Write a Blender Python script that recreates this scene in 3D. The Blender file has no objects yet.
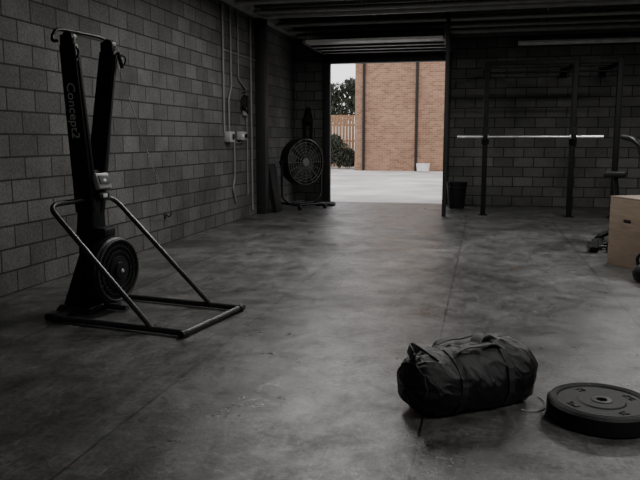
import bpy, bmesh, math, random
from mathutils import Vector, Matrix, Euler, noise
random.seed(4)
R=math.radians
scene=bpy.context.scene
COL=scene.collection

# ------------------------------------------------------------ materials
def newmat(name):
    m=bpy.data.materials.new(name); m.use_nodes=True
    nt=m.node_tree; b=nt.nodes['Principled BSDF']; return m,nt,b
def simple(name,col,rough=.5,metal=0,bump=0,bscale=200,var=.15,vscale=6,spec=.5):
    m,nt,b=newmat(name)
    N=nt.nodes;L=nt.links
    tc=N.new('ShaderNodeTexCoord')
    nz=N.new('ShaderNodeTexNoise'); nz.inputs['Scale'].default_value=vscale; nz.inputs['Detail'].default_value=6
    L.new(tc.outputs['Object'],nz.inputs['Vector'])
    cr=N.new('ShaderNodeValToRGB')
    cr.color_ramp.elements[0].position=.3; cr.color_ramp.elements[1].position=.7
    cr.color_ramp.elements[0].color=(*[c*(1-var) for c in col],1)
    cr.color_ramp.elements[1].color=(*[min(1,c*(1+var)) for c in col],1)
    L.new(nz.outputs['Fac'],cr.inputs['Fac']); L.new(cr.outputs['Color'],b.inputs['Base Color'])
    b.inputs['Roughness'].default_value=rough; b.inputs['Metallic'].default_value=metal
    b.inputs['Specular IOR Level'].default_value=spec
    if bump:
        n2=N.new('ShaderNodeTexNoise'); n2.inputs['Scale'].default_value=bscale; n2.inputs['Detail'].default_value=3
        L.new(tc.outputs['Object'],n2.inputs['Vector'])
        bp=N.new('ShaderNodeBump'); bp.inputs['Strength'].default_value=bump; bp.inputs['Distance'].default_value=.01
        L.new(n2.outputs['Fac'],bp.inputs['Height']); L.new(bp.outputs['Normal'],b.inputs['Normal'])
    return m
def blockmat(name,axis,c1,c2,mortar,bw=.4,rh=.2,ms=.007,rough=.85,bump=.6,stain=.45):
    m,nt,b=newmat(name); N=nt.nodes;L=nt.links
    tc=N.new('ShaderNodeTexCoord'); sp=N.new('ShaderNodeSeparateXYZ'); cb=N.new('ShaderNodeCombineXYZ')
    L.new(tc.outputs['Object'],sp.inputs[0]); L.new(sp.outputs[axis],cb.inputs[0]); L.new(sp.outputs['Z'],cb.inputs[1])
    br=N.new('ShaderNodeTexBrick')
    br.inputs['Scale'].default_value=1; br.inputs['Brick Width'].default_value=bw; br.inputs['Row Height'].default_value=rh
    br.inputs['Mortar Size'].default_value=ms; br.inputs['Mortar Smooth'].default_value=.25; br.inputs['Bias'].default_value=0
    br.inputs['Color1'].default_value=(*c1,1);br.inputs['Color2'].default_value=(*c2,1);br.inputs['Mortar'].default_value=(*mortar,1)
    L.new(cb.outputs[0],br.inputs['Vector'])
    n1=N.new('ShaderNodeTexNoise'); n1.inputs['Scale'].default_value=1.1; n1.inputs['Detail'].default_value=8; n1.inputs['Roughness'].default_value=.65
    L.new(tc.outputs['Object'],n1.inputs['Vector'])
    cr=N.new('ShaderNodeValToRGB'); cr.color_ramp.elements[0].position=.3;cr.color_ramp.elements[1].position=.7
    v=1-stain; cr.color_ramp.elements[0].color=(v,v,v,1); cr.color_ramp.elements[1].color=(1.0,1.0,1.0,1)
    L.new(n1.outputs['Fac'],cr.inputs['Fac'])
    mx=N.new('ShaderNodeMix'); mx.data_type='RGBA'; mx.blend_type='MULTIPLY'; mx.inputs['Factor'].default_value=1
    L.new(br.outputs['Color'],mx.inputs['A']); L.new(cr.outputs['Color'],mx.inputs['B'])
    n2=N.new('ShaderNodeTexNoise'); n2.inputs['Scale'].default_value=45; n2.inputs['Detail'].default_value=5
    L.new(tc.outputs['Object'],n2.inputs['Vector'])
    mr=N.new('ShaderNodeMapRange'); mr.inputs['From Min'].default_value=.25;mr.inputs['From Max'].default_value=.75; mr.inputs['To Min'].default_value=.6; mr.inputs['To Max'].default_value=1.35
    L.new(n2.outputs['Fac'],mr.inputs['Value'])
    vm=N.new('ShaderNodeVectorMath'); vm.operation='SCALE'
    L.new(mx.outputs['Result'],vm.inputs[0]); L.new(mr.outputs['Result'],vm.inputs['Scale'])
    L.new(vm.outputs[0],b.inputs['Base Color'])
    b.inputs['Roughness'].default_value=rough; b.inputs['Specular IOR Level'].default_value=.3
    inv=N.new('ShaderNodeMath'); inv.operation='MULTIPLY_ADD'; inv.inputs[1].default_value=-1; inv.inputs[2].default_value=1
    L.new(br.outputs['Fac'],inv.inputs[0])
    ad=N.new('ShaderNodeMath'); ad.operation='MULTIPLY_ADD'; ad.inputs[1].default_value=.4
    L.new(n2.outputs['Fac'],ad.inputs[0]); L.new(inv.outputs[0],ad.inputs[2])
    bp=N.new('ShaderNodeBump'); bp.inputs['Strength'].default_value=bump; bp.inputs['Distance'].default_value=.014
    L.new(ad.outputs[0],bp.inputs['Height']); L.new(bp.outputs['Normal'],b.inputs['Normal'])
    return m
def floormat():
    m,nt,b=newmat('sealed_concrete'); N=nt.nodes;L=nt.links
    tc=N.new('ShaderNodeTexCoord')
    def nse(scale,detail,rough=.6,dist=0,mapscale=None,loc=(0,0,0)):
        n=N.new('ShaderNodeTexNoise'); n.inputs['Scale'].default_value=scale; n.inputs['Detail'].default_value=detail; n.inputs['Roughness'].default_value=rough; n.inputs['Distortion'].default_value=dist
        mp=N.new('ShaderNodeMapping'); mp.inputs['Location'].default_value=loc
        if mapscale: mp.inputs['Scale'].default_value=mapscale
        L.new(tc.outputs['Object'],mp.inputs['Vector']); L.new(mp.outputs[0],n.inputs['Vector']); return n.outputs['Fac']
    def mrange(o,a,b_,c,d_):
        r=N.new('ShaderNodeMapRange'); r.inputs['From Min'].default_value=a;r.inputs['From Max'].default_value=b_;r.inputs['To Min'].default_value=c;r.inputs['To Max'].default_value=d_
        L.new(o,r.inputs['Value']); return r.outputs['Result']
    def math_(op,a,b_):
        r=N.new('ShaderNodeMath'); r.operation=op
        for i,x in enumerate((a,b_)):
            if isinstance(x,(int,float)): r.inputs[i].default_value=x
            else: L.new(x,r.inputs[i])
        return r.outputs[0]
    mp=N.new('ShaderNodeMapping'); mp.inputs['Location'].default_value=(1.65,-.4,0); L.new(tc.outputs['Object'],mp.inputs['Vector'])
    br=N.new('ShaderNodeTexBrick'); br.offset=0
    br.inputs['Scale'].default_value=1; br.inputs['Brick Width'].default_value=1.4; br.inputs['Row Height'].default_value=4.2
    br.inputs['Mortar Size'].default_value=.008; br.inputs['Mortar Smooth'].default_value=.4
    br.inputs['Color1'].default_value=(1,1,1,1);br.inputs['Color2'].default_value=(.75,.75,.75,1);br.inputs['Mortar'].default_value=(.22,.22,.22,1)
    L.new(mp.outputs[0],br.inputs['Vector'])
    big=mrange(nse(.8,12,.68,.6),.34,.66,.35,1.6)
    mid=mrange(nse(5,12,.78,.8,(1,.6,1)),.34,.66,.35,1.7)
    fine=mrange(nse(38,6,.75),.3,.7,.4,1.6)
    scr=mrange(nse(9,6,.7,1.5,(5,.5,1),(3,1,0)),.58,.70,1.0,2.2)
    v=math_('MULTIPLY',math_('MULTIPLY',big,mid),math_('MULTIPLY',fine,scr))
    vm=N.new('ShaderNodeVectorMath'); vm.operation='SCALE'; L.new(br.outputs['Color'],vm.inputs[0]); L.new(v,vm.inputs['Scale'])
    vc=N.new('ShaderNodeVectorMath'); vc.operation='MULTIPLY'; vc.inputs[1].default_value=(.060,.0595,.058); L.new(vm.outputs[0],vc.inputs[0])
    spk=mrange(nse(2.6,3,.5,0,None,(7,3,1)),.72,.78,0,.45)
    m4=N.new('ShaderNodeMix'); m4.data_type='RGBA'; m4.inputs['B'].default_value=(.15,.085,.05,1)
    L.new(spk,m4.inputs['Factor']); L.new(vc.outputs[0],m4.inputs['A'])
    L.new(m4.outputs['Result'],b.inputs['Base Color'])
    r1=mrange(nse(1.8,12,.74,.4,None,(2,5,0)),.36,.64,.26,.48)
    r2=mrange(nse(26,6,.75,0),.3,.7,-.06,.09)
    L.new(math_('ADD',r1,r2),b.inputs['Roughness'])
    sp1=mrange(nse(3.5,12,.78,.6,None,(9,1,0)),.38,.62,.25,.85)
    L.new(sp1,b.inputs['Specular IOR Level'])
    h=math_('ADD',math_('MULTIPLY',nse(30,7,.78),1.2),math_('MULTIPLY',nse(4,5,.6),1.4))
    bp=N.new('ShaderNodeBump'); bp.inputs['Strength'].default_value=.38; bp.inputs['Distance'].default_value=.006
    L.new(h,bp.inputs['Height']); L.new(bp.outputs['Normal'],b.inputs['Normal'])
    return m
def woodmat(name,c1,c2,scale=3):
    m,nt,b=newmat(name); N=nt.nodes;L=nt.links
    tc=N.new('ShaderNodeTexCoord'); mp=N.new('ShaderNodeMapping'); mp.inputs['Scale'].default_value=(1,1,9)
    L.new(tc.outputs['Object'],mp.inputs['Vector'])
    nz=N.new('ShaderNodeTexNoise'); nz.inputs['Scale'].default_value=scale; nz.inputs['Detail'].default_value=8; nz.inputs['Distortion'].default_value=1.2
    L.new(mp.outputs[0],nz.inputs['Vector'])
    cr=N.new('ShaderNodeValToRGB'); cr.color_ramp.elements[0].position=.3; cr.color_ramp.elements[1].position=.7
    cr.color_ramp.elements[0].color=(*c1,1);cr.color_ramp.elements[1].color=(*c2,1)
    L.new(nz.outputs['Fac'],cr.inputs['Fac']); L.new(cr.outputs['Color'],b.inputs['Base Color']); b.inputs['Roughness'].default_value=.6
    return m
M_black=simple('black_powder_coat',(.005,.005,.0055),.42,0,.15,300,spec=.3)
M_rack=simple('black_rack_steel',(.004,.004,.004),.6,0,.1,300,spec=.15)
M_blackm=simple('matte_black',(.005,.005,.005),.65,0,.2,150,spec=.2)
M_rubber=simple('black_rubber',(.006,.006,.0063),.5,0,.35,180,spec=.3)
M_plastic=simple('black_plastic',(.008,.008,.009),.4,spec=.35)
M_tube=simple('grey_steel_tube',(.045,.045,.046),.36,.6)
M_steel=simple('bright_steel',(.85,.85,.86),.3,.85)
M_dsteel=simple('dark_steel',(.018,.018,.019),.5,.3)
M_dark=simple('dark_paint',(.010,.010,.010),.6,0,spec=.3)
M_beam=simple('painted_beam',(.11,.11,.107),.6,0,.2,60)
M_ceil=simple('dark_ceiling_board',(.04,.04,.038),.8,0,.2,30)
M_galv=simple('galvanised_pipe',(.30,.30,.29),.45,.1)
M_greypl=simple('grey_plastic',(.22,.22,.215),.45)
M_white=simple('white_paint',(.62,.62,.6),.5)
M_screen=simple('lcd_screen',(.10,.11,.108),.2)
M_label=simple('white_print',(.5,.5,.5),.5)
M_fabric=simple('black_canvas',(.0038,.0038,.0042),.36,0,.4,420,.3,9,spec=.5)
M_web=simple('nylon_webbing',(.013,.013,.0135),.42,0,.5,600,spec=.5)
M_cord=simple('grey_cord',(.3,.29,.27),.7)
M_ply=woodmat('plywood',(.125,.088,.06),(.185,.135,.095))
M_fence=woodmat('fence_timber',(.2,.10,.05),(.34,.19,.10))
M_leaf=simple('foliage',(.035,.042,.027),.6,0,0,1,.5,2)
M_bark=simple('bark',(.06,.045,.035),.9)
M_pave=simple('outdoor_concrete',(.43,.41,.395),.8,0,.2,20,.35,.55)
M_door=simple('door_panel',(.5,.5,.48),.5,.0,.1,40)
M_block_y=blockmat('concrete_block_side','Y',(.070,.069,.067),(.120,.118,.114),(.016,.016,.016),ms=.009,stain=.6)
M_block_x=blockmat('concrete_block_end','X',(.080,.079,.077),(.135,.133,.128),(.016,.016,.016),ms=.009,stain=.55)
M_brick=blockmat('red_brick','X',(.23,.115,.07),(.36,.20,.125),(.36,.29,.23),.24,.086,.007,.85,.4,.3)
M_floor=floormat()

# ------------------------------------------------------------ helpers
def empty(name,loc=(0,0,0),rz=0,rot=None):
    e=bpy.data.objects.new(name,None); COL.objects.link(e); e.location=loc
    e.rotation_euler=rot if rot else (0,0,rz); e.empty_display_size=.1; return e
def add(name,me,mat,parent=None,smooth=False):
    if mat: me.materials.clear(); me.materials.append(mat)
    if smooth:
        me.polygons.foreach_set('use_smooth',[True]*len(me.polygons))
        try: me.set_sharp_from_angle(angle=R(35))
        except Exception: pass
    o=bpy.data.objects.new(name,me); COL.objects.link(o)
    if parent: o.parent=parent
    return o
def frombm(name,bm,mat,parent,smooth=False):
    bmesh.ops.recalc_face_normals(bm,faces=bm.faces[:])
    me=bpy.data.meshes.new(name); bm.to_mesh(me); bm.free(); return add(name,me,mat,parent,smooth)
def box(name,c,s,mat,parent=None,bevel=.004,rot=None,taper=None):
    bm=bmesh.new(); bmesh.ops.create_cube(bm,size=1)
    for v in bm.verts:
        t=1
        if taper and v.co.z>0: t=taper
        v.co=Vector((v.co.x*s[0]*t,v.co.y*s[1]*t,v.co.z*s[2]))
    if bevel: bmesh.ops.bevel(bm,geom=bm.edges[:],offset=min(bevel,min(s)*.3),segments=2,affect='EDGES',profile=.5)
    mt=Matrix.Translation(c)
    if rot: mt=mt@Euler(rot).to_matrix().to_4x4()
    bm.transform(mt); return frombm(name,bm,mat,parent,bool(bevel))
def bridge_box(name,p0,p1,s0,s1,mat,parent,bevel=.006):
    bm=bmesh.new(); vs=[]
    for p,s in ((p0,s0),(p1,s1)):
        for dx,dy in ((-1,-1),(1,-1),(1,1),(-1,1)):
            vs.append(bm.verts.new((p[0]+dx*s[0]/2,p[1]+dy*s[1]/2,p[2])))
    bm.faces.new(vs[:4]);bm.faces.new(vs[4:])
    for i in range(4): bm.faces.new((vs[i],vs[(i+1)%4],vs[4+(i+1)%4],vs[4+i]))
    bmesh.ops.bevel(bm,geom=bm.edges[:],offset=bevel,segments=2,affect='EDGES',profile=.5)
    return frombm(name,bm,mat,parent,True)
def align(d):
    return Vector(d).to_track_quat('Z','Y').to_matrix().to_4x4()
def lathe(name,prof,mat,parent,c=(0,0,0),axis=(0,0,1),seg=48,closed=False):
    bm=bmesh.new(); rings=[]
    for r,z in prof:
        if r<1e-6: rings.append([bm.verts.new((0,0,z))])
        else: rings.append([bm.verts.new((r*math.cos(2*math.pi*i/seg),r*math.sin(2*math.pi*i/seg),z)) for i in range(seg)])
    prs=list(zip(rings,rings[1:]))
    if closed: prs.append((rings[-1],rings[0]))
    for a,b in prs:
        for i in range(seg):
            j=(i+1)%seg
            if len(a)==1 and len(b)==1: continue
            if len(a)==1: bm.faces.new((a[0],b[i],b[j]))
            elif len(b)==1: bm.faces.new((a[i],b[0],a[j]))
            else: bm.faces.new((a[i],a[j],b[j],b[i]))
    bm.transform(Matrix.Translation(c)@align(axis)); return frombm(name,bm,mat,parent,True)
def cyl(name,p0,p1,r,mat,parent=None,r2=None,seg=24):
    p0=Vector(p0);p1=Vector(p1);l=(p1-p0).length; r2=r if r2 is None else r2; b=min(r,r2,l)*.12
    return lathe(name,[(0,0),(r-b,0),(r,b),(r2,l-b),(r2-b,l),(0,l)],mat,parent,p0,p1-p0,seg)
def torus(name,c,axis,Rr,r,mat,parent,seg=48,ms=10):
    prof=[(Rr+r*math.cos(2*math.pi*k/ms),r*math.sin(2*math.pi*k/ms)) for k in range(ms)]
    return lathe(name,prof,mat,parent,c,axis,seg,True)
def smoothpts(pts,n=8):
    P=[Vector(p) for p in pts]; P=[P[0]*2-P[1]]+P+[P[-1]*2-P[-2]]; out=[]
    for i in range(1,len(P)-2):
        a,b,c,d=P[i-1],P[i],P[i+1],P[i+2]
        for k in range(n):
            t=k/n
            out.append(.5*((2*b)+(c-a)*t+(2*a-5*b+4*c-d)*t*t+(3*b-a-3*c+d)*t**3))
    out.append(P[-2]); return out
def fillet(pts,r,n=6):
    P=[Vector(p) for p in pts]; out=[P[0]]
    for i in range(1,len(P)-1):
        a=(P[i-1]-P[i]);b=(P[i+1]-P[i]); rr=min(r,a.length*.45,b.length*.45)
        A=P[i]+a.normalized()*rr; B=P[i]+b.normalized()*rr
        for k in range(n+1):
            t=k/n; out.append(A*(1-t)**2+P[i]*2*t*(1-t)+B*t*t)
    out.append(P[-1]); return out
def tube(name,pts,r,mat,parent=None,mode='smooth',fr=.08,closed=False,res=5):
    if mode=='smooth': pts=smoothpts(pts)
    elif mode=='fillet': pts=fillet(pts,fr)
    cu=bpy.data.curves.new(name,'CURVE'); cu.dimensions='3D'; cu.bevel_depth=r; cu.bevel_resolution=res; cu.use_fill_caps=True
    s=cu.splines.new('POLY'); s.points.add(len(pts)-1); s.use_cyclic_u=closed
    for i,p in enumerate(pts): s.points[i].co=(p[0],p[1],p[2],1)
    tmp=bpy.data.objects.new('tmp',cu); COL.objects.link(tmp)
    me=bpy.data.meshes.new_from_object(tmp); bpy.data.objects.remove(tmp); bpy.data.curves.remove(cu); me.name=name
    return add(name,me,mat,parent,True)
def ribbon(name,pts,normals,widthdir,w,th,mat,parent,closed=False):
    bm=bmesh.new(); rows=[]
    for i,(p,n) in enumerate(zip(pts,normals)):
        wd=widthdir[i] if isinstance(widthdir,list) else widthdir
        wd=Vector(wd).normalized(); n=Vector(n).normalized(); p=Vector(p)
        rows.append([bm.verts.new(p+wd*(sx*w/2)+n*(sz*th/2)) for sx,sz in ((-1,-1),(1,-1),(1,1),(-1,1))])
    prs=list(zip(rows,rows[1:]))
    if closed: prs.append((rows[-1],rows[0]))
    for a,b in prs:
        for i in range(4):
            j=(i+1)%4; bm.faces.new((a[i],a[j],b[j],b[i]))
    if not closed: bm.faces.new(rows[0]); bm.faces.new(rows[-1])
    return frombm(name,bm,mat,parent,True)
def text(name,body,size,mat,parent,mtx,ext=.0008):
    cu=bpy.data.curves.new(name,'FONT'); cu.body=body; cu.size=size; cu.extrude=ext; cu.align_x='CENTER'; cu.align_y='CENTER'
    tmp=bpy.data.objects.new('tmp',cu); COL.objects.link(tmp); me=bpy.data.meshes.new_from_object(tmp)
    bpy.data.objects.remove(tmp); me.name=name; me.transform(mtx); return add(name,me,mat,parent)

# ------------------------------------------------------------ room shell
XL,XR,YB,YF,ZC=-4.04,5.2,15.0,-3.0,3.75
box('floor',((XL+XR)/2,(YB+YF)/2+.1,-.1),(XR-XL+.6,YB-YF+.2,.2),M_floor,None,0)
box('wall_left',(XL-.1,(YB+YF)/2,ZC/2),(.2,YB-YF,ZC),M_block_y,None,0)
box('wall_right',(XR+.1,(YB+YF)/2,ZC/2),(.2,YB-YF,ZC),M_block_y,None,0)
box('wall_front',((XL+XR)/2,YF-.1,ZC/2),(XR-XL+.4,.2,ZC),M_block_x,None,0)
box('ceiling',((XL+XR)/2,(YB+YF)/2+.1,ZC+.05),(XR-XL+.6,YB-YF+.4,.1),M_ceil,None,0)
OL,OR_,OT=-3.28,-.80,2.97
bm=bmesh.new()
def addbox(bm,a,b):
    r=bmesh.ops.create_cube(bm,size=1); c=[(a[i]+b[i])/2 for i in range(3)]; s=[b[i]-a[i] for i in range(3)]
    for v in r['verts']: v.co=Vector([c[i]+v.co[i]*s[i] for i in range(3)])
addbox(bm,(XL-.2,YB,0),(OL,YB+.2,ZC)); addbox(bm,(OR_,YB,0),(XR+.2,YB+.2,ZC)); addbox(bm,(OL,YB,OT),(OR_,YB+.2,ZC))
frombm('wall_back',bm,M_block_x,None)
d=empty('door_1',(0,0,0))
box('jamb_left',(OL-.04,YB-.05,1.55),(.16,.1,3.1),M_dark,d)
box('jamb_right',(OR_+.04,YB-.04,1.5),(.1,.08,3.0),M_dark,d)
box('head',((OL+OR_)/2,YB-.05,OT+.06),(OR_-OL+.24,.1,.14),M_dark,d)
for i in range(4):
    box('panel_%d'%(i+1),((OL+OR_)/2,14.62-i*.46,3.17),(OR_-OL+.05,.44,.045),M_door,d)
    box('rib_%d'%(i+1),((OL+OR_)/2,14.85-i*.46,3.13),(OR_-OL+.05,.04,.04),M_dsteel,d)
for x in (OL-.06,OR_+.06):
    box('track_%s'%('l' if x<-2 else 'r'),(x,14.0,3.17),(.05,1.9,.07),M_beam,d)
    for y in (13.2,14.6): cyl('track_hanger',(x,y,3.2),(x,y,3.73),.012,M_beam,d)
box('trim_1',(XL+.09,12.35,ZC/2),(.18,.20,ZC),M_dark,None)
box('trim_2',(XL+.075,(YB+YF)/2,3.56),(.15,YB-YF-.02,.14),M_galv,None)
box('trim_3',(-.66,12.62,ZC/2),(.07,.07,ZC),M_dark,None)
box('trim_4',((XL+XR)/2,YB-.045,3.5),(XR-XL-.35,.07,.16),M_beam,None)
j=empty('ceiling_joists')
for i in range(19):
    y=-2.4+i*.95
    box('joist_%d'%i,((XL+XR)/2+.05,y,3.66),(XR-XL-.15,.07,.17),M_beam,j)
p=empty('ceiling_pipework')
for i,(y,z,r) in enumerate(((11.6,3.47,.035),(12.1,3.5,.06),(12.9,3.45,.035),(13.1,3.5,.045),(13.75,3.46,.035),(14.45,3.47,.05),(10.7,3.46,.04))):
    cyl('pipe_%d'%i,(XL+.2,y,z),(XR-.1,y,z),r,M_galv,p,seg=12)
    for x in (-2,1,3.5): cyl('hanger',(x,y,z),(x,y,3.74),.008,M_galv,p,seg=8)

# wall services
s=empty('wall_conduit')
Xw=XL+.022
def wtube(n,pts,r=.014): tube(n,pts,r,M_beam,s,'fillet',.05)
wtube('conduit_1',[(Xw,10.6,3.45),(Xw,10.6,1.45)],.018)
wtube('conduit_2',[(Xw,10.95,3.45),(Xw,10.95,2.2),(Xw,10.82,2.0),(Xw,10.82,1.5)],.016)
wtube('conduit_3',[(Xw,11.3,3.45),(Xw,11.3,2.35),(Xw,11.7,2.2),(Xw,11.7,.4)],.014)
wtube('conduit_4',[(Xw,11.05,1.35),(Xw,11.05,.75),(Xw,10.95,.55),(Xw,11.1,.3)],.016)
wtube('conduit_5',[(Xw,11.35,1.36),(Xw,11.35,1.3),(Xw,11.05,1.3)],.01)
wtube('conduit_6',[(Xw,11.95,3.45),(Xw,11.95,.1)],.02)
wtube('conduit_7',[(Xw,10.6,2.75),(Xw,12.2,2.75)],.012)
e=empty('switch_box',(XL,10.75,1.40))
box('body',(.055,0,0),(.11,.22,.17),M_greypl,e,.012); box('lever',(.125,.0,.0),(.03,.04,.09),M_black,e,.006)
e=empty('power_outlet',(XL,11.36,1.42))
box('body',(.045,0,0),(.09,.26,.14),M_greypl,e,.012); cyl('plug',(.09,.05,0),(.14,.05,0),.032,M_black,e); box('rocker',(.095,-.06,0),(.02,.03,.05),M_white,e,.003)
e=empty('hanging_cable_coil',(XL,11.55,1.95))
cyl('hook',(0,0,.2),(.09,0,.2),.012,M_dsteel,e)
for k in range(4): torus('loop_%d'%k,(.04+.015*k,.01*k,.02-.01*k),(1,.1*k,0),.13+.008*k,.012,M_blackm,e,32,8)
box('bundle',(.05,0,-.12),(.07,.14,.14),M_greypl,e,.02)

def fill_batten(loc,rz,power,L=1.5,on=True,size=.3):  # added fill light: invented ceiling fixtures, out of view, brightening the room
    e=empty('added_fill_light',loc,rz)
    box('housing',(0,0,.03),(L,.09,.05),M_white,e,.008)
    m,nt,b=newmat('fill_tube_glass'); b.inputs['Base Color'].default_value=(.8,.8,.8,1); b.inputs['Roughness'].default_value=.4
    if on: b.inputs['Emission Color'].default_value=(1,.98,.95,1); b.inputs['Emission Strength'].default_value=1.5
    cyl('glass_tube',(-L/2+.03,0,-.012),(L/2-.03,0,-.012),.017,m,e)
    if on:
        li=bpy.data.lights.new('fill_lamp','AREA'); li.shape='RECTANGLE'; li.size=L; li.size_y=size; li.energy=power; li.color=(1,.985,.96)
        lo=bpy.data.objects.new('fill_lamp',li); COL.objects.link(lo); lo.parent=e; lo.location=(0,0,-.05)
    return e
fill_batten((2.4,1.8,3.5),R(90),88)
fill_batten((-.8,-.6,3.5),R(90),20)
fill_batten((2.4,6.2,3.5),R(90),68)
fill_batten((-1.6,7.2,3.5),R(90),115)
fill_batten((2.4,10.2,3.4),0,120)
fill_batten((-1.9,9.8,3.4),0,75)
e=empty('added_fill_light',(1.75,14.9,3.26)); 
box('housing',(0,0,0),(2.3,.09,.09),M_white,e,.01); cyl('glass_tube',(-1.1,-.065,0),(1.1,-.065,0),.02,M_white,e)

# ------------------------------------------------------------ ski machine
sk=empty('ski_ergometer',(-3.06,4.99,0),R(-9))
zt=.028; YN,YFR=-.445,.35
tube('floor_frame',[(.02,YN,zt),(1.17,YN,zt),(1.17,YFR,zt),(.02,YFR,zt)],.022,M_tube,sk,'fillet',.04)
tube('rear_bar',[(.02,YN,zt),(.02,YFR,zt)],.022,M_tube,sk,'none')
for x,y in ((1.17,YN),(1.17,YFR),(.02,YN),(.02,YFR)):
    cyl('rubber_foot',(x,y,.0),(x,y,.035),.03,M_rubber,sk)
cyl('end_cap',(1.17,YFR-.02,zt),(1.17,YFR+.05,zt),.026,M_rubber,sk); cyl('end_cap',(1.17,YN+.02,zt),(1.17,YN-.05,zt),.026,M_rubber,sk)
cyl('end_cap',(.04,YN,zt),(-.05,YN,zt),.026,M_rubber,sk)
tube('centre_rail',[(.02,0,zt),(.35,0,zt)],.022,M_tube,sk,'none')
for yy,n in ((YN,'near'),(YFR,'far')):
    sg=math.copysign(1,yy)
    tube('brace_'+n,[(.05,sg*.04,.89),(.0,yy*.95,.87),(.90,yy,.035)],.020,M_tube,sk,'fillet',.10)
bridge_box('mast_lower',(.02,0,.03),(.03,0,.62),(.17,.15),(.15,.13),M_black,sk,.015)
bridge_box('mast_mid',(.03,0,.60),(.05,0,1.12),(.17,.17),(.12,.13),M_black,sk,.015)
bridge_box('rear_leg',(-.12,0,.01),(.0,0,.5),(.1,.3),(.08,.1),M_black,sk,.01)
bridge_box('foot_plate',(-.02,0,.005),(-.02,0,.05),(.34,.42),(.3,.36),M_black,sk,.01)
for sgn,n in ((-1,'near'),(1,'far')):
    bridge_box('arm_'+n,(.03,sgn*.045,.78),(.09,sgn*.225,2.05),(.18,.055),(.145,.05),M_black,sk,.012)
    bridge_box('rail_'+n,(.12,sgn*.045,.95),(.168,sgn*.222,2.02),(.02,.028),(.02,.028),M_blackm,sk,.004)
    cyl('pulley_'+n,(.10,sgn*.225-.03,2.09),(.10,sgn*.225+.03,2.09),.05,M_plastic,sk)
    box('pulley_housing_'+n,(.09,sgn*.225,2.07),(.12,.055,.1),M_black,sk,.012)
    tube('handle_cord_'+n,[(.15,sgn*.23,2.09),(.17,sgn*.25,2.05),(.17,sgn*.255,2.0)],.004,M_cord,sk)
    cyl('handle_'+n,(.17,sgn*.255-.01,2.04),(.19,sgn*.27,1.92),.017,M_rubber,sk)
    tube('handle_strap_'+n,[(.17,sgn*.255,2.03),(.22,sgn*.27,1.99),(.19,sgn*.27,1.92)],.006,M_blackm,sk)
tube('top_bar',[(.05,-.34,2.10),(.05,-.27,2.15),(.05,0,2.155),(.05,.2,2.15),(.05,.27,2.13)],.013,M_black,sk)
tube('top_hook',[(.05,-.34,2.10),(.07,-.36,2.06),(.10,-.34,2.06)],.012,M_black,sk)
lathe('flywheel_cage',[(0,-.01),(.10,-.01),(.22,0),(.262,.03),(.27,.07),(.262,.115),(.235,.14),(.225,.13),(.205,.13),(.2,.145),(.185,.145),(.18,.132),(.16,.132),(.155,.148),(.14,.148),(.135,.136),(.115,.136),(.11,.152),(.07,.155),(.065,.175),(.03,.18),(0,.18)],M_black,sk,(.14,0,.33),(1,0,0),64)
for k in range(28):
    a=2*math.pi*k/28; 
    cyl('cage_rib',(.275,.11*math.cos(a),.33+.11*math.sin(a)),(.278,.235*math.cos(a),.33+.235*math.sin(a)),.004,M_black,sk,seg=6)
torus('cage_rim',(.28,0,.33),(1,0,0),.24,.012,M_dsteel,sk,64)
lathe('hub_cap',[(0,.2),(.012,.198),(.022,.18)],M_steel,sk,(.13,0,.33),(1,0,0),24)
box('damper',(.17,.0,.63),(.10,.14,.08),M_plastic,sk,.02)
box('monitor',(.155,-.0,1.03),(.05,.155,.13),M_greypl,sk,.014,(0,R(-18),0))
box('monitor_screen',(.183,-.0,1.045),(.006,.115,.07),M_screen,sk,.003,(0,R(-18),0))
box('phone_holder',(.15,0,.92),(.06,.12,.05),M_plastic,sk,.012)
box('holder_label',(.183,0,.92),(.004,.05,.03),M_label,sk,.002)
cyl('monitor_arm',(.05,0,.97),(.14,0,1.0),.018,M_black,sk)
A=Vector((.03,-.045-.0285,.78));B=Vector((.09,-.225-.026,2.05)); up=(B-A).normalized()
nrm=Vector((0,-1,-.14)).normalized(); xax=up*1.0; zax=(nrm-up*nrm.dot(up)).normalized(); yax=zax.cross(xax)
c=A.lerp(B,.62)+zax*.002
mt=Matrix((xax,yax,zax)).transposed().to_4x4(); mt.translation=c
rot180=Matrix.Rotation(math.pi,4,'Z')
text('arm_lettering','Concept2',.105,M_label,sk,mt@rot180)
inv=(Matrix.Translation((-3.06,4.99,0))@Matrix.Rotation(R(-9),4,'Z')).inverted()
hook=inv@Vector((XL+.07,8.43,.40))
tube('stay_cord',[(.12,.25,2.05),Vector((.12,.25,2.05)).lerp(hook,.5)+Vector((0,0,-.03)),hook],.0035,M_cord,sk)
e=empty('wall_hook',(XL,8.43,.38)); cyl('plate',(0,0,0),(.015,0,0),.04,M_dsteel,e); tube('eye',[(.01,0,0),(.06,0,-.02),(.09,0,.02),(.06,0,.05)],.008,M_dsteel,e)

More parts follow.
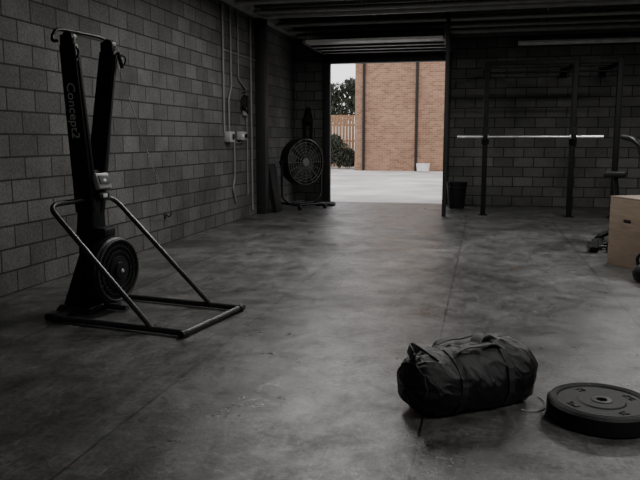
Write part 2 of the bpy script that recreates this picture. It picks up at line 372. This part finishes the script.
# ------------------------------------------------------------ sandbag
ax=Vector((.76,.65,0)).normalized()
bag=empty('duffel_bag',(-.05,3.56,0),math.atan2(ax.y,ax.x))
HL=.37; RAD=.180
def bagpt(s,th,off=0):
    p=6.5
    prof=max(0,1-abs(s)**p)**(1/2.3)
    r=RAD*prof*(1+.09*s)
    y=r*math.cos(th)*1.08; z=r*math.sin(th)*.95
    x=s*HL
    ct,st=math.cos(th),math.sin(th)
    w=noise.fractal(Vector((x*8,ct*1.1+x*3,st*1.1)),1.0,2.0,4)
    rid=1-abs(noise.noise(Vector((x*11+ct*1.2,ct*1.8+x*5,st*1.8+4))))*2.8
    rid2=1-abs(noise.noise(Vector((x*24+st*3,ct*2.5,st*2.5+9))))*3.2
    k=(w*.010+max(0,rid-.45)*.012+max(0,rid2-.5)*.008)*min(1,prof*1.2)
    k+=-.008*math.exp(-((s+.05)/.22)**2)*max(0,st)
    for s0 in (-.42,.36): k-=.009*math.exp(-((s-s0)/.06)**2)
    k+=off
    y+=k*ct; z+=k*st
    x+= .014*noise.noise(Vector((ct*2,st*2,s*2)))*(1 if abs(s)>.6 else 0)
    z+=RAD*.95-.022
    if z<.012: z=.002+.010*math.exp((z-.012)/.03)
    if z<.06: y*=1+.12*(1-z/.06)
    return Vector((x,y,z))
bm=bmesh.new(); NS,NT=200,170; rows=[]
for i in range(NS+1):
    u=-1+2*i/NS; s=math.copysign(1-(1-abs(u))**2.1,u)
    rows.append([bm.verts.new(bagpt(max(-.9999,min(.9999,s)),2*math.pi*k/NT)) for k in range(NT)])
for a,b in zip(rows,rows[1:]):
    for k in range(NT):
        l=(k+1)%NT; bm.faces.new((a[k],a[l],b[l],b[k]))
bm.faces.new(rows[0]); bm.faces.new(rows[-1])
o=frombm('bag_body',bm,M_fabric,bag,False); o.data.polygons.foreach_set('use_smooth',[True]*len(o.data.polygons))
for i,s in enumerate((-.92,.92)):
    tube('end_piping_%d'%i,[bagpt(s,2*math.pi*k/80,.002) for k in range(80)],.0045,M_web,bag,'none',closed=True)
for i,s in enumerate((-.42,.36)):
    pts=[bagpt(s,2*math.pi*k/90,.006) for k in range(90)]
    nn=[Vector((0,math.cos(2*math.pi*k/90),math.sin(2*math.pi*k/90))) for k in range(90)]
    ribbon('girth_strap_%d'%i,pts,nn,Vector((1,0,0)),.038,.005,M_web,bag,True)
zp=[bagpt(-.8+1.6*k/40,R(84),.001) for k in range(41)]
ribbon('zip',zp,[Vector((0,0,1))]*41,Vector((0,1,0)),.022,.004,M_web,bag)
def handle(name,th,out,lean):
    a=bagpt(-.42,th,.004); b=bagpt(.36,th,.004); pts=[]
    K=[a,a.lerp(b,.08)+Vector((0,lean*.3,out*.7)),a.lerp(b,.3)+Vector((0,lean,out)),a.lerp(b,.55)+Vector((0,lean*1.1,out*.85)),a.lerp(b,.85)+Vector((0,lean*.6,out*.8)),b]
    P=smoothpts(K,8); ribbon(name,P,[Vector((0,lean*6,1))]*len(P),Vector((0,1,-lean*6)),.036,.006,M_web,bag)
handle('carry_handle_near',R(118),.03,.01); handle('carry_handle_far',R(66),.036,-.015)
ztop=RAD*1.88-.03
P=smoothpts([Vector((.03,-.02,ztop-.01)),Vector((.07,0,ztop+.032)),Vector((.13,.01,ztop+.034)),Vector((.18,.0,ztop-.005))],6)
ribbon('handle_wrap',P,[Vector((0,0,1))]*len(P),Vector((0,1,0)),.08,.014,M_web,bag)
P=smoothpts([bagpt(-.70,R(125),-.002),Vector((-.27,.075,ztop+.000)),Vector((-.335,.04,ztop+.022)),Vector((-.36,-.03,ztop+.004)),bagpt(-.78,R(52),.0)],8)
ribbon('end_handle',P,[Vector((-1,0,.2))]*len(P),Vector((.4,0,1)),.040,.007,M_web,bag)
P=smoothpts([bagpt(.66,R(105),.004),bagpt(.78,R(55),.008),bagpt(.82,R(0),.008),bagpt(.80,R(-40),.010),bagpt(.74,R(-70),.008)],8)
tube('side_cord',P,.003,M_cord,bag)
tube('draw_cord',[(.17,-.225,.010),(.22,-.26,.005),(.28,-.265,.005),(.33,-.225,.005),(.37,-.18,.005),(.39,-.12,.005)],.003,M_cord,bag)

# ------------------------------------------------------------ bumper plates
def plate(name,loc,rot=(0,0,0),Rr=.235,t=.088,lab=True):
    e=empty(name,loc,rot=rot); 
    pr=[(.026,.006),(.05,.004),(Rr-.05,.006),(Rr-.045,0),(Rr-.012,0),(Rr,.012),(Rr,t-.012),(Rr-.012,t),(Rr-.045,t),(Rr-.052,t-.008),(Rr*.45,t-.008),(Rr*.42,t-.002),(.052,t-.002),(.05,t-.004),(.026,t-.004)]
    lathe('rubber_disc',pr,M_rubber,e,(0,0,0),(0,0,1),80,True)
    lathe('steel_hub',[(.025,.003),(.05,.003),(.05,t),(.045,t+.002),(.027,t+.002),(.025,t)],M_dsteel,e,(0,0,0),(0,0,1),40,True)
    for rr in (Rr-.035,Rr-.02): torus('raised_ring',(0,0,t),(0,0,1),rr,.003,M_rubber,e,80,6)
    if lab:
        for k,tx in enumerate(('25','KG','25','KG')):
            a=k*math.pi/2+.5
            mt=Matrix.Rotation(a,4,'Z')@Matrix.Translation((0,Rr*.62,t-.007))
            text('raised_text_%d'%k,tx,.05,M_rubber,e,mt,.003)
    return e
plate('bumper_plate',(.60,3.50,.0),(0,0,0),.255,.095)
plate('bumper_plate',(-3.2,14.25,0),(0,0,0),.225,.06,False)

# ------------------------------------------------------------ plyo box
bx=empty('plyometric_box',(0,0,0))
p0=Vector((1.37,8.17,0)); dv=Vector((.43,-.90,0)).normalized(); nv=Vector((dv.y,-dv.x,0))*-1
if nv.x<0: nv=-nv
cc=p0+dv*.305+nv*.255; bx.location=cc; bx.rotation_euler=(0,0,math.atan2(dv.y,dv.x))
Lb,Wb,Hb=.61,.51,.73
def pan(n,c,s_): box(n,c,s_,M_ply,bx,.003)
pan('side_long_a',(0,Wb/2-.009,Hb/2),(Lb,.018,Hb)); pan('side_long_b',(0,-Wb/2+.009,Hb/2),(Lb,.018,Hb))
pan('side_short_a',(Lb/2-.009,0,Hb/2),(.018,Wb-.037,Hb)); pan('side_short_b',(-Lb/2+.009,0,Hb/2),(.018,Wb-.037,Hb))
pan('top_panel',(0,0,Hb+.009),(Lb+.004,Wb+.004,.018))
for sx in (-1,1):
    for k in range(5):
        for sy in (-1,1): cyl('screw',(sx*(Lb/2-.01),sy*Wb/2,.08+k*.15),(sx*(Lb/2-.01),sy*(Wb/2+.002),.08+k*.15),.005,M_dsteel,bx,seg=10)
for sy in (-1,1):
    box('hand_hole',(0,sy*(Wb/2+.0005),Hb*.68),(.12,.002,.035),M_blackm,bx,.0008)

def dumbbell(loc,rz,r=.075,L=.34):
    e=empty('dumbbell',loc,rz)
    for sg in (-1,1):
        lathe('head',[(0,0),(r-.01,0),(r,.012),(r,.10),(r-.01,.112),(0,.112)],M_rubber,e,(sg*(L/2-.056)-.056,0,r*.93),(1,0,0),6)
    cyl('grip',(-L/2+.1,0,r*.93),(L/2-.1,0,r*.93),.016,M_dsteel,e)
dumbbell((1.44,8.95,0),R(10)); dumbbell((1.52,9.2,0),R(15))
e=empty('kettlebell',(1.53,7.12,0))
lathe('bell',[(0,.002),(.06,.002),(.085,.025),(.103,.075),(.1,.12),(.075,.165),(.03,.185),(0,.187)],M_black,e)
tube('handle',[(-.045,0,.155),(-.065,0,.21),(-.05,0,.265),(0,0,.28),(.05,0,.265),(.065,0,.21),(.045,0,.155)],.016,M_black,e)

# ------------------------------------------------------------ rig (wall mounted)
rg=empty('power_rack',(0,0,0))
HR=2.72
RX=(.02,1.50,2.22)
for i,x in enumerate(RX):
    box('upright_%d'%i,(x,13.0,HR/2),(.09,.09,HR),M_rack,rg,.006)
    box('foot_%d'%i,(x,13.0,.006),(.16,.16,.012),M_rack,rg,.002)
    for k in range(24):
        cyl('hole',(x,13.0-.0455,.3+k*.1),(x,13.0-.046,.3+k*.1),.011,M_blackm,rg,seg=10)
    box('top_arm_%d'%i,(x,14.0,HR-.05),(.06,1.93,.07),M_rack,rg,.005)
    box('wall_plate_%d'%i,(x,14.985,HR-.05),(.14,.02,.2),M_rack,rg,.003)
for a,b in zip(RX,RX[1:]):
    box('top_cross',((a+b)/2,13.0,HR-.04),(b-a-.07,.07,.07),M_rack,rg,.005)
    cyl('pull_up_bar',(a+.03,13.0,HR-.2),(b-.03,13.0,HR-.2),.018,M_rack,rg)
for x in RX[:2]:
    box('j_cup_back',(x,12.94,1.42),(.13,.03,.30),M_rack,rg,.006)
    box('j_cup_shelf',(x,12.88,1.375),(.06,.10,.03),M_rack,rg,.006)
    box('j_cup_lip',(x,12.835,1.42),(.08,.018,.14),M_rack,rg,.005)
bbm=Vector((.76,12.885,1.42))
def bp(x): return (bbm.x+x,bbm.y,bbm.z-.012)
bb=empty('barbell',(0,0,0))
cyl('shaft',bp(-.68),bp(.68),.0175,M_steel,bb)
for sg in (-1,1):
    cyl('collar',bp(sg*.68),bp(sg*.72),.042,M_steel,bb)
    cyl('sleeve',bp(sg*.72),bp(sg*1.23),.028,M_steel,bb)

e=empty('waste_bin',(-.5,14.2,0))
lathe('bucket',[(0,.004),(.15,.004),(.155,.015),(.2,.50),(.212,.50),(.212,.52),(.192,.52),(.145,.03),(0,.03)],M_blackm,e)
torus('rim',(0,0,.51),(0,0,1),.205,.012,M_blackm,e)
tube('bail_handle',[(-.21,0,.47),(-.18,-.12,.44),(0,-.24,.42),(.18,-.12,.44),(.21,0,.47)],.006,M_dsteel,e)

# ------------------------------------------------------------ drum fan
fn=empty('drum_fan',(-3.50,13.5,0),R(-36))
cz=.92
lathe('drum',[(.43,-.13),(.445,-.13),(.455,-.12),(.448,0),(.455,.12),(.445,.13),(.43,.13),(.425,0)],M_black,fn,(0,0,cz),(1,0,0),64,True)
for sx in (-.13,.13):
    for rr in (.08,.14,.2,.26,.32,.38,.44): torus('guard_ring',(sx,0,cz),(1,0,0),rr,.0045,M_beam,fn,48,6)
    for k in range(16):
        a=2*math.pi*k/16
        cyl('guard_spoke',(sx,.05*math.cos(a),cz+.05*math.sin(a)),(sx,.44*math.cos(a),cz+.44*math.sin(a)),.004,M_beam,fn,seg=6)
    cyl('guard_cap',(sx-.01,0,cz),(sx+.01,0,cz),.075,M_beam,fn)
cyl('motor',(-.12,0,cz),(.05,0,cz),.085,M_blackm,fn)
for k in range(4):
    a=k*math.pi/2+.4; bm=bmesh.new(); g=[]
    for i in range(7):
        r_=.07+i*.055; row=[]
        for q in range(5):
            aa=a+(q/4-.5)*(.75+.25*i/6)*1.0; row.append(bm.verts.new((.06-(q/4-.5)*.12,r_*math.cos(aa),cz+r_*math.sin(aa))))
        g.append(row)
    for r1,r2 in zip(g,g[1:]):
        for q in range(4): bm.faces.new((r1[q],r1[q+1],r2[q+1],r2[q]))
    o=frombm('blade_%d'%k,bm,M_dsteel,fn,True); md=o.modifiers.new('t','SOLIDIFY'); md.thickness=.004
tube('yoke',[(0,-.30,.10),(0,-.50,.22),(0,-.50,cz)],.022,M_black,fn,'fillet',.1)
tube('yoke_far',[(0,.30,.10),(0,.50,.22),(0,.50,cz)],.022,M_black,fn,'fillet',.1)
for sg in (-1,1): cyl('pivot_knob',(0,sg*.44,cz),(0,sg*.55,cz),.035,M_blackm,fn)
tube('base_frame',[(-.3,-.32,.10),(.32,-.32,.10),(.32,.32,.10),(-.3,.32,.10)],.022,M_black,fn,'fillet',.08)
cyl('base_cross',(-.3,-.32,.1),(-.3,.32,.1),.022,M_black,fn)
cyl('base_mid',(0,-.32,.1),(0,.32,.1),.022,M_black,fn)
for x in (-.3,.32):
    for y in (-.32,.32): cyl('wheel',(x,y-.02,.05),(x,y+.02,.05),.05,M_rubber,fn)

e=empty('hanging_resistance_bands',(-3.72,YB,2.02),R(-90))
cyl('peg',(0,0,0),(.24,0,.02),.018,M_dsteel,e)
for k in range(5):
    x=.05+.035*k; l=.9+.12*(k%3)
    tube('band_%d'%k,[(x,-.018,.02),(x,-.07,-.25),(x,-.06,-l*.7),(x,0,-l),(x,.06,-l*.7),(x,.07,-.25),(x,.018,.02)],.016,M_blackm,e,'smooth',closed=True)
box('clasp',(.14,0,-.25),(.18,.2,.12),M_blackm,e,.03)
e=empty('folded_exercise_mat',(XL+.0,12.70,0))
for k in range(2):
    box('panel_%d'%k,(.17+.052*k,0,.45),(.045,.40,.9),M_blackm,e,.015,(0,R(-9),0))

# ------------------------------------------------------------ air bike
ab=empty('air_bike',(1.90,9.85,0),R(-15))
zf=.42
lathe('fan_cage',[(.0,-.07),(.12,-.07),(.30,-.06),(.33,-.03),(.33,.03),(.30,.06),(.12,.07),(0,.07)],M_dsteel,ab,(.42,0,zf),(0,1,0),56)
for sy in (-.072,.072):
    for rr in (.12,.19,.26,.31): torus('cage_ring',(.42,sy*.93,zf),(0,1,0),rr,.006,M_black,ab,48,6)
box('front_foot',(.55,0,.04),(.09,.56,.06),M_black,ab,.01); box('rear_foot',(-.36,0,.04),(.09,.5,.06),M_black,ab,.01)
tube('main_beam',[(.55,0,.07),(.30,0,.12),(0,0,.22),(-.36,0,.07)],.035,M_black,ab)
cyl('head_tube',(.18,0,.2),(.22,0,.98),.035,M_black,ab)
cyl('seat_tube',(-.12,0,.17),(-.20,0,.86),.03,M_black,ab); box('seat',(-.21,0,.90),(.27,.22,.07),M_rubber,ab,.03)
for sg in (-1,1):
    tube('arm_%d'%sg,[(.12,sg*.2,.32),(.2,sg*.24,.8),(.12,sg*.27,1.2),(-.02,sg*.25,1.36),(-.10,sg*.2,1.38)],.024,M_black,ab)
    cyl('grip_%d'%sg,(-.02,sg*.25,1.36),(-.14,sg*.15,1.39),.03,M_rubber,ab)
    cyl('crank_%d'%sg,(.1,sg*.12,.3),(.1+.12*sg,sg*.13,.3-.1*sg),.014,M_steel,ab); box('pedal_%d'%sg,(.1+.12*sg,sg*.19,.3-.1*sg),(.1,.09,.025),M_blackm,ab)
cyl('crank_axle',(.1,-.2,.32),(.1,.2,.32),.02,M_dsteel,ab)
box('console',(.12,0,1.15),(.09,.30,.26),M_plastic,ab,.02,(0,R(-20),0)); cyl('console_post',(.22,0,.95),(.15,0,1.08),.02,M_black,ab)

# ------------------------------------------------------------ outside
box('courtyard_ground',(0,34,-.1),(60,37.6,.2),M_pave,None,0)
bd=empty('brick_building',(0,0,0))
box('facade',(3.2,33.5,3.6),(17.6,5,7.2),M_brick,bd,0)
for x in (-2.88,-5.2): 
    cyl('downpipe',(x,30.93,.0),(x,30.93,7),.06,M_dark,bd)
box('eave',(3.2,33.5,7.3),(17.6,5.2,.2),M_white,bd)
e=empty('plastic_tub',(-2.5,30.2,0)); lathe('tub',[(0,.01),(.2,.01),(.25,.03),(.29,.35),(.3,.36),(.28,.36),(.23,.05),(0,.05)],M_white,e)
e=empty('timber_fence',(0,0,0))
for k in range(36):
    box('paling_%d'%k,(-11.9+k*.16,35.2,1.3),(.145,.03,2.6),M_fence,e,.004)
for z in (.5,1.3,2.1): box('rail',(-9.1,35.25,z),(5.7,.06,.1),M_fence,e)
def shrub(name,loc,blobs,n,leaf=.12,trunk=None):
    e=empty(name,loc)
    bm=bmesh.new()
    for i in range(n):
        c,rad=random.choice(blobs)
        v=Vector((random.gauss(0,1),random.gauss(0,1),random.gauss(0,1))).normalized()*rad*random.random()**.4
        q=Vector(c)+v; rm=Euler((random.uniform(0,6),random.uniform(0,6),random.uniform(0,6))).to_matrix()
        l=leaf*random.uniform(.6,1.3)
        vs=[bm.verts.new(q+rm@Vector(w)) for w in ((-l,0,0),(0,-l*.4,.02),(l,0,0),(0,l*.4,.02))]
        bm.faces.new(vs)
    me=bpy.data.meshes.new('leaves'); bm.to_mesh(me); bm.free(); add('leaves',me,M_leaf,e)
    if trunk:
        for k,(a,b,r1,r2) in enumerate(trunk): cyl('trunk_%d'%k,a,b,r1,M_bark,e,r2)
shrub('garden_tree',(-8.1,37.0,0),[((0,0,2.9),.8),((.8,0,2.9),.7),((-.9,.2,3.0),.8),((.3,.1,3.8),.6),((1.5,0,3.4),.6),((1.2,0,4.1),.5)],2600,.13,[((0,0,0),(0,0,2.6),.12,.08),((0,0,2.2),(.7,0,3.0),.06,.03),((0,0,2.2),(-.6,0,3.2),.06,.03),((0,0,2.2),(1.2,0,4.0),.05,.03)])
shrub('garden_shrub',(-6.7,32.9,0),[((0,0,.7),.6),((-.7,0,.8),.65),((.45,0,.5),.45),((-1.3,.1,.9),.65),((-.3,.1,1.2),.45)],3600,.09,[((0,0,0),(0,0,.6),.04,.02),((-.7,0,0),(-.7,0,.6),.04,.02)])

# ------------------------------------------------------------ world + camera
w=bpy.data.worlds.new('overcast_sky'); scene.world=w; w.use_nodes=True; nt=w.node_tree
bg=nt.nodes['Background']; bg.inputs['Strength'].default_value=2.6
tc=nt.nodes.new('ShaderNodeTexCoord'); sp=nt.nodes.new('ShaderNodeSeparateXYZ'); cr=nt.nodes.new('ShaderNodeValToRGB')
nt.links.new(tc.outputs['Generated'],sp.inputs[0]); nt.links.new(sp.outputs['Z'],cr.inputs['Fac'])
cr.color_ramp.elements[0].color=(.80,.80,.80,1); cr.color_ramp.elements[1].color=(.93,.94,.97,1)
nt.links.new(cr.outputs['Color'],bg.inputs['Color'])

cam=bpy.data.cameras.new('camera'); co=bpy.data.objects.new('camera',cam); COL.objects.link(co)
cam.sensor_width=36; cam.lens=39.375; cam.clip_end=200
co.location=(0,0,1.35); co.rotation_euler=(R(90-8.13),0,R(13.06)); scene.camera=co
